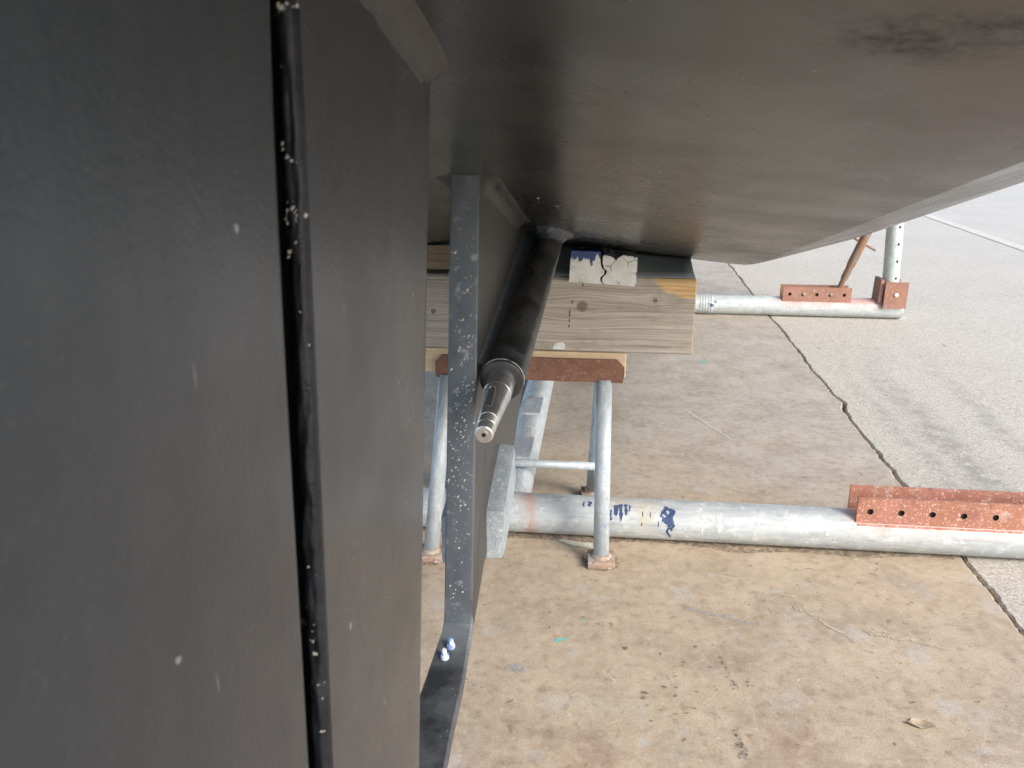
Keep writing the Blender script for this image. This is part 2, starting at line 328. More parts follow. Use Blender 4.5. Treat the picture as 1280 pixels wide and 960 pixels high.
flat('chalk', (.60, .57, .52), cover=.41); flat('teal_paint', (.16, .50, .46)); flat('scuff', (.12, .10, .085), cover=.54); flat('pale_scrape', (.56, .47, .35), cover=.44); flat('grime', (.21, .165, .125), .9, .3, .50); flat('paper', (.70, .71, .70)); flat('pen', (.06, .055, .05))
flat('blue_grey_scrape', (.42, .42, .42), cover=.50); flat('dry_leaf', (.44, .34, .235)); flat('splinter', (.56, .54, .42)); flat('stain', (.20, .14, .10), .7, .4, .47)

# ------------------------------------------------------------------ mesh helpers
class MB:
    def __init__(s, off=(0, 0, 0)): s.bm = bmesh.new(); s.off = Vector(off); s.mi = 0
    def v(s, p): return s.bm.verts.new(Vector(p) - s.off)
    def f(s, vs, smooth=False):
        try:
            f = s.bm.faces.new(vs); f.material_index = s.mi; f.smooth = smooth; return f
        except ValueError: return None
    def grid(s, rows, closed=False, smooth=True, cap0=False, cap1=False):
        R = [[s.v(p) for p in r] for r in rows]
        n = len(R[0])
        for a, b in zip(R, R[1:]):
            for i in range(n if closed else n - 1):
                j = (i + 1) % n
                s.f([a[i], a[j], b[j], b[i]], smooth)
        if cap0: s.f(list(reversed(R[0])))
        if cap1: s.f(R[-1])
        return R
    def tube(s, a, b, r0, r1=None, n=24, rings=None, caps=True):
        """straight round bar; rings = [(t, r)] along it"""
        a = Vector(a); b = Vector(b); d = (b - a).normalized()
        u = d.orthogonal().normalized(); w = d.cross(u)
        rings = rings or [(0, r0), (1, r0 if r1 is None else r1)]
        rows = [[a + (b - a) * t + (u * math.cos(2 * PI * k / n) + w * math.sin(2 * PI * k / n)) * r for k in range(n)] for t, r in rings]
        R = s.grid(rows, True, True, caps, caps)
        return R
    def hollow(s, a, b, r, wall, n=32, segs=1):
        a = Vector(a); b = Vector(b)
        L = [(i / segs, r) for i in range(segs + 1)] + [(1, r - wall), (0, r - wall), (0, r)]
        s.tube(a, b, r, n=n, rings=L, caps=False)
    def box(s, c, size, bevel=.0, rot=None, seg=2):
        m = Matrix.Translation(Vector(c) - s.off) @ (rot or Matrix.Identity(4)) @ Matrix.Diagonal((*size, 1))
        g = bmesh.ops.create_cube(s.bm, size=1, matrix=m)
        fs = {f for v in g['verts'] for f in v.link_faces}
        for f in fs: f.material_index = s.mi
        if bevel:
            es = list({e for f in fs for e in f.edges})
            bmesh.ops.bevel(s.bm, geom=es, offset=bevel, segments=seg, affect='EDGES', profile=.5)
    def prism(s, poly, d0, d1, axis='y', bevel=0):
        """polygon of (a,b) swept along an axis"""
        mk = {'y': lambda p, d: (p[0], d, p[1]), 'x': lambda p, d: (d, p[0], p[1]), 'z': lambda p, d: (p[0], p[1], d)}[axis]
        A = [s.v(mk(p, d0)) for p in poly]; B = [s.v(mk(p, d1)) for p in poly]
        n = len(poly); fs = [s.f(A), s.f(list(reversed(B)))]
        for i in range(n): fs.append(s.f([A[i], B[i], B[(i + 1) % n], A[(i + 1) % n]]))
        if bevel:
            es = list({e for f in fs if f for e in f.edges})
            bmesh.ops.bevel(s.bm, geom=es, offset=bevel, segments=2, affect='EDGES', profile=.5)
    def done(s, name, mats, parent=None, sharp=None, kind=None):
        bmesh.ops.recalc_face_normals(s.bm, faces=s.bm.faces)
        if sharp is not None:
            lim = math.radians(sharp)
            for f in s.bm.faces: f.smooth = True
            for e in s.bm.edges:
                if len(e.link_faces) == 2 and e.calc_face_angle(0) > lim: e.smooth = False
        me = bpy.data.meshes.new(name); s.bm.to_mesh(me); s.bm.free()
        if not isinstance(mats, (list, tuple)): mats = [mats]
        for m in mats: me.materials.append(MT[m])
        o = bpy.data.objects.new(name, me); COL.objects.link(o)
        if parent: o.parent = parent
        else: o.location = s.off
        if kind: o['kind'] = kind
        return o
def tag(o, label, cat, group=None):
    o['label'] = label; o['category'] = cat
    if group: o['group'] = group
    return o
def thing(name, label, cat, loc=(0, 0, 0), group=None):
    o = bpy.data.objects.new(name, None); COL.objects.link(o); o.location = loc; o.empty_display_size = .1
    return tag(o, label, cat, group)
def speck(b, p, n, r):
    """one small flattened lump sitting on a surface"""
    n = Vector(n).normalized(); u = n.orthogonal().normalized(); w = n.cross(u); p = Vector(p)
    k = random.randint(5, 7); a0 = random.random() * 6
    el = random.uniform(.45, 2.1)
    base = [b.v(p + (u * math.cos(a0 + 2 * PI * i / k) * el + w * math.sin(a0 + 2 * PI * i / k)) * r * random.uniform(.7, 1.2) - n * .0004) for i in range(k)]
    top = b.v(p + n * r * random.uniform(.25, .5))
    for i in range(k): b.f([base[i], base[(i + 1) % k], top])

# ------------------------------------------------------------------ ground
def edge_x(y):
    return 1.0 + .013 * mnoise.noise((y * 3.1, .3, 0)) + .004 * mnoise.noise((y * 80, 2, 0)) + .008 * mnoise.noise((y * 13, 4, 0)) + .004 * mnoise.noise((y * 45, 9, 0)) + .022 * max(0, 1 - abs(y - 3.42) / .11)
def gap(y): return .005 + .004 * max(0, mnoise.noise((y * 11, 50, 0))) * 2 + .010 * max(0, mnoise.noise((y * 4, 20, 0)) + .25) + .005 * mnoise.noise((y * 38, 30, 0))
ys = [-40, -8, -3, 0, .5]
y = 1.0
while y < 9: ys.append(y); y += .012 if y < 5 else .03
ys += [12, 20, 40, 90]
b = MB()
b.grid([[(-400, -400, -.045), (400, -400, -.045)], [(-400, 400, -.045), (400, 400, -.045)]], smooth=False)
b.done('ground', 'dirt')['kind'] = 'structure'
b = MB()
rows = [[(-7, yy, -.04), (-7, yy, 0), (edge_x(yy) - .006, yy, 0), (edge_x(yy), yy, -.005), (edge_x(yy) + .002, yy, -.04)] for yy in ys]
b.grid(rows, smooth=False)
b.done('concrete_slab', 'slab')['kind'] = 'structure'
b = MB()
rows = [[(edge_x(yy) + gap(yy) - .002, yy, -.04), (edge_x(yy) + gap(yy), yy, -.009), (edge_x(yy) + gap(yy) + .007, yy, -.003), (400, yy, -.003)] for yy in ys]
b.grid(rows, smooth=False)
rows = [[(-400, yy, -.003), (-7.012, yy, -.003)] for yy in (-40, 90)]
b.grid(rows, smooth=False)
for y0, y1 in ((-400, -40.012), (90.012, 400)): b.grid([[(-400, y0, -.003), (400, y0, -.003)], [(-400, y1, -.003), (400, y1, -.003)]], smooth=False)
b.done('aggregate_pavement', 'aggregate')['kind'] = 'structure'
b = MB()
b.grid([[(3.58, 4, .001), (3.70, 4, .001)], [(3.80, 14, .001), (3.93, 14, .001)]], smooth=False)
b.done('painted_line', 'line')['kind'] = 'structure'

LAYER = [0]
def layer(z):
    LAYER[0] += 1; return z + LAYER[0] * 2.5e-5
def streak(b, p0, p1, w0, w1, z=.0012, n=14, wob=.3):
    z = layer(z)
    p0 = Vector((*p0, z)); p1 = Vector((*p1, z)); d = (p1 - p0); t = Vector((-d.y, d.x, 0)).normalized()
    rows = []
    sd = random.random() * 50
    for i in range(n + 1):
        k = i / n; w = (w0 + (w1 - w0) * k) * (1 + wob * 1.6 * mnoise.noise((k * 9 + sd, 0, 0)))
        c = p0 + d * k + t * mnoise.noise((k * 4 + sd, 7, 0)) * .006
        rows.append([c - t * w / 2, c + t * w / 2])
    b.grid(rows, smooth=False)
def blot(b, x, y, rx, ry, rot=0, z=.0012, n=22):
    z = layer(z)
    sd = random.random() * 99; pts = []
    for i in range(n):
        a = 2 * PI * i / n; k = 1 + .55 * mnoise.noise((math.cos(a) * 1.6 + sd, math.sin(a) * 1.6, 3))
        px, py = math.cos(a) * rx * k, math.sin(a) * ry * k
        pts.append(b.v((x + px * math.cos(rot) - py * math.sin(rot), y + px * math.sin(rot) + py * math.cos(rot), z)))
    b.f(pts)
b = MB()
b.mi = 0   # chalk
streak(b, (.355, 3.24), (.50, 2.93), .012, .010); streak(b, (.40, 3.16), (.56, 3.30), .009, .006)
b.mi = 1   # teal drips
blot(b, -.075, 1.632, .008, .006, .3); blot(b, -.062, 1.638, .009, .004, .2); blot(b, -.02, 1.72, .006, .003); blot(b, .50, 3.95, .02, .012)
b.mi = 2   # dark scuffs, and the open crack in the slab
streak(b, (.29, 1.62), (.31, 1.50), .006, .012, z=.0016); streak(b, (.33, 1.53), (.35, 1.515), .016, .01); streak(b, (.29, 1.38), (.30, 1.30), .014, .02)
streak(b, (.734, 2.0), (.775, 2.09), .007, .004, z=.0017, n=20)
streak(b, (-.27, 1.475), (-.235, 1.46), .004, .003); streak(b, (-.25, 1.46), (-.215, 1.45), .004, .002)
b.mi = 3   # pale scrapes
streak(b, (.50, 1.84), (.61, 1.70), .006, .011); streak(b, (.46, 1.885), (.60, 1.865), .004, .003); streak(b, (.66, 1.745), (.80, 1.70), .022, .007)
blot(b, .515, 1.83, .016, .014); blot(b, .67, 1.74, .026, .015)
b.mi = 4   # blue grey scrape
streak(b, (.225, 1.80), (.40, 1.745), .018, .012, wob=.6); blot(b, -.16, 1.52, .022, .02)
b.mi = 5
blot(b, -.02, 1.73, .005, .005); blot(b, .08, 1.62, .006, .006)
for i in range(26): blot(b, random.gauss(.17, .05), random.gauss(1.52, .09), random.uniform(.002, .006), random.uniform(.002, .005), random.random() * 3, .0015 + i * 1e-5, 9)
for i in range(14): blot(b, random.uniform(-.2, .9), random.uniform(1.25, 2.0), random.uniform(.002, .004), random.uniform(.002, .004), random.random() * 3, .002 + i * 1e-5, 8)
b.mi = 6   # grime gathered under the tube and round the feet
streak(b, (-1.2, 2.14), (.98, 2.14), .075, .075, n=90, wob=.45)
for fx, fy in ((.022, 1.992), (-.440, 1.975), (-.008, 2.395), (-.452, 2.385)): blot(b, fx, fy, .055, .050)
o = b.done('paint_stains', ['chalk', 'teal_paint', 'scuff', 'pale_scrape', 'blue_grey_scrape', 'stain', 'grime']); o['kind'] = 'stuff'
o['label'] = 'chalk lines, scrapes and paint drips marking the worn slab'

# ------------------------------------------------------------------ the yacht
XC = -.20
yacht = thing('sailing_yacht', 'dark grey yacht stern with rudder, skeg and bare propeller shaft, propped on timber', 'yacht', (XC, 0, .8))
OFF = (XC, 0, .8)
SEC = [(-.2, 1.3775), (-.1, 1.377), (0, 1.3672), (.1, 1.3575), (.2, 1.3475), (.3, 1.3375), (.37, 1.3305), (.39, 1.3290), (.41, 1.3335), (.5, 1.3600), (.6, 1.3895), (.7, 1.4270), (.8, 1.4670), (.9, 1.5120), (1.05, 1.60), (1.2, 1.74), (1.33, 1.98), (1.42, 2.3), (1.46, 2.7)]
def prof(Y):
    if Y < 2.0: return -.25 * Y
    t = min(Y - 2.0, 1.1); return -.5 - .25 * t + .25 * t * t / 2.2
def beam(Y): return 1 if Y < 4.5 else max(.03, math.sqrt(max(0, 1 - ((Y - 4.5) / 5.2) ** 2)))
def sec(X):
    for (a, za), (c, zc) in zip(SEC, SEC[1:]):
        if a <= X <= c: return za + (zc - za) * (X - a) / (c - a)
    return SEC[0][1]
def hz(X, Y): return sec(XC + abs(X - XC)) + prof(Y)
b = MB(OFF)
st = [-.6, -.3, 0, .2, .4, .6, .8, 1.0, 1.2, 1.4, 1.6, 1.8, 2.0, 2.1] + [2.15 + .05 * i for i in range(20)] + [3.2, 3.6, 4, 4.5, 5, 5.6, 6.2, 7, 7.8, 8.5, 9.1, 9.5, 9.68]
rows = []
for Y in st:
    k = beam(Y); half = [(XC + (x - XC) * k, z + prof(Y)) for x, z in SEC]
    half.append((half[-1][0], 2.75)); half.append((XC + (half[-1][0] - XC) * .5, 2.80))
    pts = [(x, Y, z) for x, z in half]
    mir = [(2 * XC - x, Y, z) for x, z in half[1:]]
    rows.append(list(reversed(mir)) + pts)
b.grid(rows, True, True, True, True)
b.done('hull', 'hull', yacht, sharp=9)

# rudder blade
def blade(name, mat, zs, fore, aft, tf, ta, round_f, edge_mat=None, concave=False):
    b = MB(OFF); rows = []
    for z in zs:
        yf, ya = fore(z), aft(z); L = yf - ya; pts = []
        def ht(t):  # half thickness along the chord, t = 0 aft .. 1 fore
            return ta + (tf - ta) * min(1, t * 1.4) ** .7
        N = 14
        side = [(ya + L * i / N, ht(i / N)) for i in range(N)]
        nose = []
        for i in range(9):
            a = PI / 2 * i / 8; nose.append((yf - round_f + round_f * math.sin(a), tf * (1 - (1 - math.cos(a)) ** 1.0 * (1 if round_f > .02 else .15))))
        side = [q for q in side if q[0] < yf - round_f - .002] + nose
        prof_ = [(XC + h, yy, z) for yy, h in side] + [(XC - h, yy, z) for yy, h in reversed(side)]
        rows.append(prof_)
    b.grid(rows, True, True, True, True)
    return b
zs = [.36 + .05 * i for i in range(18)] + [1.235, 1.25]
def lerp(tab, z):
    tab = sorted(tab)
    if z <= tab[0][0]: (a, va), (c, vc) = tab[0], tab[1]
    elif z >= tab[-1][0]: (a, va), (c, vc) = tab[-2], tab[-1]
    else:
        for (a, va), (c, vc) in zip(tab, tab[1:]):
            if a <= z <= c: break
    return va + (vc - va) * (z - a) / (c - a)
RF = [(1.207, .3935), (1.139, .384), (1.034, .374), (.817, .357)]
SA = [(1.211, .417), (1.137, .4115), (1.023, .401), (.79, .379)]
SF = [(1.18, .780), (.93, .719), (.584, .638)]
b = blade('rudder', 'rudder', zs, lambda z: lerp(RF, z), lambda z: lerp(RF, z) - .62, .05, .012, .012)
rud = b.done('rudder', 'rudder', yacht, sharp=40)
b = MB(OFF); rows = []
for z in zs[:-1]:
    yf = lerp(RF, z); rows.append([(XC + .037 * math.cos(a), yf - .004 + .058 * math.sin(a), z) for a in [PI * k / 14 for k in range(15)]])
b.grid(rows, True, True, True, True); b.done('light_block_nose', 'edge', rud, sharp=60)  # unseen nose added to the rudder to keep light out of the gap
# rudder stock into the hull
b = MB(OFF); b.tube((XC, .28, 1.22), (XC, .29, 1.36), .038); b.done('rudder_stock', 'tube', yacht)
# skeg: flat sides, rounded front, slightly hollow black aft edge
b = MB(OFF); rows = []
for z in [.34 + .045 * i for i in range(22)]:
    yf, ya = lerp(SF, z), lerp(SA, z); T = .05; s1 = []
    s1 += [(ya + .050, .016), (ya + .046, .036), (ya + .006, .0405), (ya + .003, .0440), (ya + .004, T)]
    for i in range(1, 8): s1.append((ya + .004 + (yf - .065 - ya) * i / 7, T))
    for i in range(1, 11):
        a = PI / 2 * i / 10; s1.append((yf - .060 + .060 * math.sin(a), T * (math.cos(a) ** .75 if i < 10 else 0)))
    p = [(XC + h, yy, z) for yy, h in s1] + [(XC - h, yy, z) for yy, h in reversed(s1[:-1])]
    rows.append(p)
b.grid(rows, True, True, True, True)
skeg = b.done('skeg', 'skeg', yacht, sharp=60)
# rough black trailing edge strip on the skeg
b = MB(OFF)
for sg in (1, -1):
    rows = []
    for i in range(170):
        z = .36 + .85 * i / 169; ya = lerp(SA, z); r = []
        for k in range(10):
            u = k / 9; x = .0395 + .0104 * u
            bulge = .004 * (4 * u * (1 - u)) ** .6
            jit = .0016 * mnoise.noise((u * 3, z * 45, 2)) + .0009 * mnoise.noise((u * 6, z * 160, 7))
            r.append((XC + sg * (x + (jit if k < 3 else 0) * .8), ya + .002 - bulge + jit * min(1, k, 9 - k), z))
        r = [(XC + sg * .0330, ya + .047, z)] + r + [(XC + sg * .0501, ya + .006, z)]
        rows.append(r)
    b.grid(rows, smooth=True)
b.done('trailing_edge', 'edge', skeg)
b = MB(OFF)
def rim(z, u): return (XC + .0395 + .0104 * u, lerp(SA, z) + .002 - .004 * (4 * u * (1 - u)) ** .6, z)
for i in range(48):
    z = random.choice([random.uniform(.78, 1.22), random.uniform(1.08, 1.15), random.gauss(.93, .05)])
    speck(b, rim(z, random.uniform(.1, .95)), (.35, -1, 0), random.choice([.0004, .0005, .0007, .0009]))
for z, k in ((1.2085, 7), (1.2065, 7), (1.146, 2), (1.138, 5), (1.112, 7), (1.1095, 8), (1.094, 2), (.875, 3), (.865, 3), (.848, 2)):
    for q in range(k): zz = z + random.gauss(0, .0013); speck(b, rim(zz, min(1, max(0, random.gauss(.5, .28)))), (.35, -1, 0), random.uniform(.0004, .0011))
b.done('barnacle_specks', 'barnacle', skeg, kind='stuff')

# filler fillet helper: path of (x,y,nx,ny); band rises from the side of the plate to the hull
def fillet(b, path, h, w, rough=.004):
    rows = []
    for i, (x, yy, nx, ny) in enumerate(path):
        r = []
        for k in range(8):
            a = k / 7 * PI / 2
            o = w * (1 - math.cos(a)); dz = h * (1 - math.sin(a))
            jit = rough * mnoise.noise((x * 40 + k, yy * 40, i * .3)) * math.sin(a * 2)
            px, py = x + nx * (o + jit - .004 * (k == 0)), yy + ny * (o + jit - .004 * (k == 0))
            z = hz(px, py) - dz + jit + (.004 if k == 7 else 0)
            r.append((px, py, z))
        rows.append(r)
    b.grid(rows, smooth=True)
b = MB(OFF); path = []
for sgn in (1,):
    n = 24
    for i in range(n): path.append((XC + .0495, .42 + (.690 - .42) * i / (n - 1), 1, 0))
    for i in range(1, 9):
        a = PI * i / 9
        path.append((XC + .0495 * math.cos(a), .700 + .065 * math.sin(a), math.cos(a), math.sin(a)))
    for i in range(n): path.append((XC - .0495, .690 - (.690 - .42) * i / (n - 1), -1, 0))
fillet(b, path, .028, .026, .003)
b.done('fillet', 'filler', skeg)

# strut plate carrying the stern tube
XR, XL = -.180, -.223
out = [(1.22, 1.11), (1.0815, .453), (1.0765, .433), (1.071, .4185), (1.07, .405), (1.10, .402), (1.206, .447), (1.45, .452), (1.662, .463), (1.895, .545), (1.98, .62), (2.02, .72), (2.03, .895), (1.9, .93), (1.5, 1.03)]
b = MB(OFF)
b.prism(out, XL, XR, 'x', bevel=.003)
strut = b.done('strut_plate', ['strut_side', 'strut'], yacht, sharp=35)
for p in strut.data.polygons:
    if p.normal.y < -.6: p.material_index = 1  # aft-facing faces take the paint with sky light in its colour
dirv = Vector((0, 1.22 - 1.073, 1.11 - .413)).normalized(); nrm = Vector((0, -dirv.z, dirv.y))
b = MB(OFF)
def aft(z): return 1.0815 + (z - .453) * (1.22 - 1.0815) / (1.11 - .453)
for i in range(330):
    z = random.choice([random.uniform(.44, 1.0), random.gauss(.76, .07), random.gauss(.64, .08), random.gauss(.44, .012) if i % 4 == 0 else random.gauss(.72, .1)])
    if not .42 < z < 1.03: continue
    x = random.triangular(XL + .002, XR - .001, XL + .02 if z < .7 else XR - .012)
    speck(b, (x, aft(z), z), nrm, random.choice([.0006, .0008, .0010, .0013, .0016, .0022]))
for i in range(40):
    z = random.uniform(.55, .8); speck(b, (XR, aft(z) + random.uniform(.003, .02), z), (1, 0, 0), random.choice([.0006, .0009]))
b.done('barnacle_specks', 'barnacle', strut, kind='stuff')
b = MB(OFF); path = []
for i in range(22): path.append((XR - .002, 1.74 - (1.74 - 1.255) * i / 21, 1, 0))
for i in range(1, 8):
    a = PI / 2 * i / 8; path.append((XR - .006 + .006 * math.cos(a), 1.247 - .006 * math.sin(a), math.cos(a), -math.sin(a)))
for i in range(6): path.append((XR - .006 - (XR - XL - .012) * i / 5, 1.238, 0, -1))
for i in range(1, 8):
    a = PI / 2 * i / 8; path.append((XL + .006 - .006 * math.sin(a), 1.247 - .006 * math.cos(a), -math.sin(a), -math.cos(a)))
for i in range(22): path.append((XL + .002, 1.255 + (1.74 - 1.255) * i / 21, -1, 0))
fillet(b, path, .03, .034, .006)
b.done('fillet', 'filler', strut)
b = MB(OFF)
for px, py in ((-.125, 1.5), (-.112, 1.47), (-.085, 1.50), (-.118, 1.44), (-.11, 1.425), (-.06, 1.43), (-.045, 1.38), (-.14, 1.35), (-.055, 1.30), (-.02, 1.2), (.05, 1.15), (-.09, 1.2), (.11, 1.1), (.22, 1.3), (-.12, .95), (-.05, .9), (-.1, .8), (.0, .85), (.09, .82), (-.02, 1.05), (-.06, .7)):
    for k in range(2 if py > 1.35 else 1): speck(b, (px + random.uniform(-.004, .004), py + random.uniform(-.008, .008), hz(px, py)), (0, -.2, -1), random.uniform(.001, .003) if py > 1.35 else random.uniform(.0006, .0012))
b.done('paint_flecks', 'barnacle', yacht, kind='stuff')

# zinc anodes bolted to both sides of the strut
for x0, sg, dy in ((XR, 1, 0), (XL, -1, -.028)):
    b = MB(OFF); rows = []
    for k, (u, ins) in enumerate(((-.002, 0), (.010, 0), (.025, .003), (.029, .006))):
        c = [(1.238 + dy, .436), (1.240 + dy, .524), (1.30 + dy, .540), (1.422 + dy, .571), (1.432 + dy, .494), (1.302 + dy, .449)]
        cy, cz = 1.33 + dy, .502
        rows.append([(x0 + sg * (u + .0008 * mnoise.noise((yy * 60, z * 60, u * 90))), yy + (cy - yy) / .1 * ins * .55, z + (cz - z) / .05 * ins * .5) for yy, z in c])
    b.grid(rows, True, True, True, True)
    b.done('anode', 'zinc', strut, sharp=25)
# shoe running aft from the foot of the strut to the heel of the skeg
b = MB(OFF); rows = []
for yy, z, xl, xr in ((1.0790, .428, XL - .0006, XR + .0006), (1.0730, .4195, XL - .0006, XR + .0006), (1.062, .411, XL - .001, XR), (1.04, .4035, XL - .004, XR), (.98, .387, XL - .010, XR + .001), (.9, .374, XL - .016, XR), (.8, .362, XL - .022, XR + .002), (.66, .350, XL - .026, XR + .006), (.35, .335, XL - .026, XR + .006)):
    rows.append([(xl, yy, z - .022), (xl, yy, z - .002), (xl + .002, yy, z), (xr - .002, yy, z), (xr, yy, z - .002), (xr, yy, z - .022)])
b.grid(rows, True, True, True, True)
shoe = b.done('shoe_bar', 'shoe', yacht, sharp=35)
b = MB(OFF)
for i in range(60):
    yy = random.choice([random.gauss(1.06, .012), random.uniform(.85, 1.07)]); z = lerp([(1.085, .418), (1.068, .411), (.98, .387), (.9, .374), (.8, .362)], yy)
    speck(b, (random.uniform(XL, XR), yy, z), (0, -.15, 1), random.choice([.0006, .0009, .0012]))
b.done('barnacle_specks', 'barnacle', shoe, kind='stuff')
for x, yy, tilt in ((-.206, 1.035, .25), (-.211, 1.016, -.3)):
    z = lerp([(1.085, .418), (1.068, .411), (.98, .387)], yy)
    b = MB(OFF); b.tube((x, yy, z - .004), (x + .004 * tilt, yy - .003, z + .016), .0036, n=12, rings=[(0, .0062), (.45, .0062), (.45, .0036), (.9, .0036), (1, .0022)])
    b.done('bolt', 'nylon', shoe, sharp=40)

# stern tube on the starboard side of the strut
A = Vector((-.144, 1.17, .780)); D = Vector((.022, 1, .133)); U = D.normalized()
b = MB(OFF)
b.tube(A, A + D * .85, .034, n=48, rings=[(0, .0322), (.006, .0335), (.012, .034)] + [(t / 20, .034) for t in range(1, 21)])
tube = b.done('stern_tube', 'tube', yacht, sharp=40)
def ring(b, c, r0, r1, t, n=40, lip=0):
    b.tube(c, c - U * t, r0, n=n, rings=[(0, r0), (.8, r0), (1, r0 - t * .3), (1, r1), (0, r1)], caps=False)
b = MB(OFF); ring(b, A + U * .001, .0325, .0185, .009)
b.done('collar', 'ring', tube, sharp=40)
# broken line of sealant round the collar, upper half
b = MB(OFF); u = U.orthogonal().normalized(); side = U.cross(Vector((0, 0, 1))).normalized(); upv = side.cross(U)
for a0, a1 in ((-.35, 1.2), (1.22, 2.75)):
    rows = []
    n = 22
    for i in range(n + 1):
        a = a0 + (a1 - a0) * i / n; c = A + (side * math.cos(a) + upv * math.sin(a)) * .0333; rad = (side * math.cos(a) + upv * math.sin(a))
        w = .0011 * (.5 + .8 * abs(mnoise.noise((a * 3, 1, 0)))) * min(1, i / 2, (n - i) / 2 + .05)
        rows.append([c + (rad * math.cos(q) - U * math.sin(q)) * w for q in [k * 2 * PI / 6 for k in range(6)]])
    b.grid(rows, True, True)
b.done('sealant_bead', 'sealant', tube)
# weld fillet between tube and strut (port side of the tube) and lumpy weld at the hull
b = MB(OFF); rows = []
for i in range(46):
    k = i / 45 * .72; c = A + D * k; r = []
    h = .010 + .0025 * mnoise.noise((k * 40, 3, 0))
    for q in range(7):
        t = q / 6
        p0 = Vector((XR - .002, c.y, c.z + .020 + h)); p1 = c + (side * math.cos(2.25) + upv * math.sin(2.25)) * .0343
        p = p0.lerp(p1, t); p += Vector((-.4, 0, -.9)) * .006 * math.sin(PI * t) + Vector((.3, 0, 1)) * .0022 * mnoise.noise((k * 70, q, 5))
        r.append(p)
    rows.append(r)
b.grid(rows, smooth=True)
b.done('weld_fillet', 'strut', tube)
b = MB(OFF); rows = []
for i in range(40):
    a = -.7 + (PI + 1.2) * i / 39; r = []
    rad = side * math.cos(a) + upv * math.sin(a)
    for q in range(8):
        t = q / 7; rr = .034 + .028 * t ** 1.6 + .006 * mnoise.noise((a * 4, t * 5, 8)) * (t if q else 0)
        back = .50 + .0 * t
        p = A + D * back + rad * rr
        # slide along the tube axis until the hull surface, minus the flare
        s = back
        for _ in range(60):
            p = A + D * s + rad * rr
            if p.z >= hz(p.x, p.y) - .030 * (1 - t) ** 1.5: break
            s += .01
        r.append(p + Vector((0, 0, .004 * mnoise.noise((a * 9, t * 7, 1)))))
    rows.append(r)
b.grid(rows, smooth=True)
b.done('hull_weld', 'strut', tube)

# propeller shaft: parallel, keyed taper, thread, nose with a centre hole
b = MB(OFF)
L = .172
e = A - D * (1.17 - 1.002)
Ld = (A - e).length
prof_s = [(0, .0), (0, .0108), (.003, .0126), (.016, .0128), (.0165, .0108), (.021, .0108), (.0215, .0128), (.030, .0128), (.031, .0120), (.036, .0120), (.037, .0140), (.044, .0148), (.110, .0192), (.118, .0198), (.119, .0205), (Ld + .05, .0205)]
b.tube(e, e + U * (Ld + .05), .02, n=40, rings=[(s / (Ld + .05), r) for s, r in prof_s if r > 0], caps=True)
shaft = b.done('propeller_shaft', 'steel', yacht, sharp=30)
# keyway: a sunk slot, drawn as a dark recess with bright lips on the upper side of the taper
b = MB(OFF)
q = (upv * math.cos(.22) - side * math.sin(.22)).normalized(); ql = U.cross(q)
def key_pt(s, w, rise):
    r = .0148 + (.0192 - .0148) * (s - .044) / .066
    return e + U * s + q * (math.sqrt(max(r * r - w * w, 0)) + rise) + ql * w
rows = [[key_pt(s, -.0052 * k, .0004), key_pt(s, 0, .0001), key_pt(s, .0052 * k, .0004)] for s, k in ((.050, .9), (.051, 1), (.07, 1), (.09, 1), (.100, 1), (.103, .8), (.105, .4))]
b.grid(rows, smooth=False)
key = b.done('keyway', 'keyway_steel', shaft)
b = MB(OFF)
for w in (-1, 1):
    rows = []
    for s in (.050, .06, .07, .08, .09, .10, .105):
        k = .4 if s > .104 else 1
        rows.append([key_pt(s, w * .0050 * k, .0004), key_pt(s, w * .0056 * k, .0010), key_pt(s, w * .0064 * k, .0004)])
    b.grid(rows, smooth=False)
b.grid([[key_pt(.0485, -.0056, .0005), key_pt(.0485, 0, .0005), key_pt(.0485, .0056, .0005)], [key_pt(.053, -.0056, .0012), key_pt(.053, 0, .0012), key_pt(.053, .0056, .0012)]], smooth=False)
b.done('keyway_lip', 'bright', key)
b = MB(OFF); b.tube(e - U * .0014, e + U * .016, .0126, n=36, rings=[(0, .0108), (.06, .0126), (.9, .0131), (1, .0131)]); b.tube(e - U * .0022, e - U * .0010, .005, n=20, rings=[(0, .0060), (1, .0062)])
nose = b.done('shaft_nut', 'bright', shaft, sharp=30)
b = MB(OFF); b.tube(e - U * .0026, e - U * .0015, .0030, n=16); b.done('centre_hole', 'hole', nose)
b = MB(OFF)
for k in range(7):
    c = e + U * (.0195 + .0025 * k); b.tube(c, c + U * .0022, .013, n=30, rings=[(0, .0124), (.5, .0138), (1, .0124)], caps=False)
b.done('thread', 'bright', shaft)

# ------------------------------------------------------------------ timber, plank, blocks
TO = (-.15, 2.2, .561)
tb = thing('timber_beam', 'thick weathered grey timber with a knot lying across under the hull', 'timber', TO)
b = MB(TO)
TX0, TX1, TY0, TY1, TZ0, TZ1 = -.80, .235, 2.10, 2.292, .561, .758
rows = []
for i, x in enumerate([TX0 + (TX1 - TX0) * k / 40 for k in range(41)]):
    w = .0018
    j = lambda s: w * mnoise.noise((x * 6, s * 3, 0))
    rows.append([(x, TY0 + .004 + j(1), TZ0 + j(2)), (x, TY0 + j(3), TZ0 + .004 + j(2)), (x, TY0 + j(4), TZ1 - .006 + j(5)), (x, TY0 + .006 + j(4), TZ1 + j(5)), (x, TY1 - .005, TZ1 + j(6)), (x, TY1, TZ1 - .005), (x, TY1, TZ0 + .004), (x, TY1 - .004, TZ0)])
rows.append([(TX1 + .0025, p[1] + (TY0 + TY1 - 2 * p[1]) * .02, p[2] + (TZ0 + TZ1 - 2 * p[2]) * .02) for p in rows[-1]])
b.grid(rows, True, True, True, True)
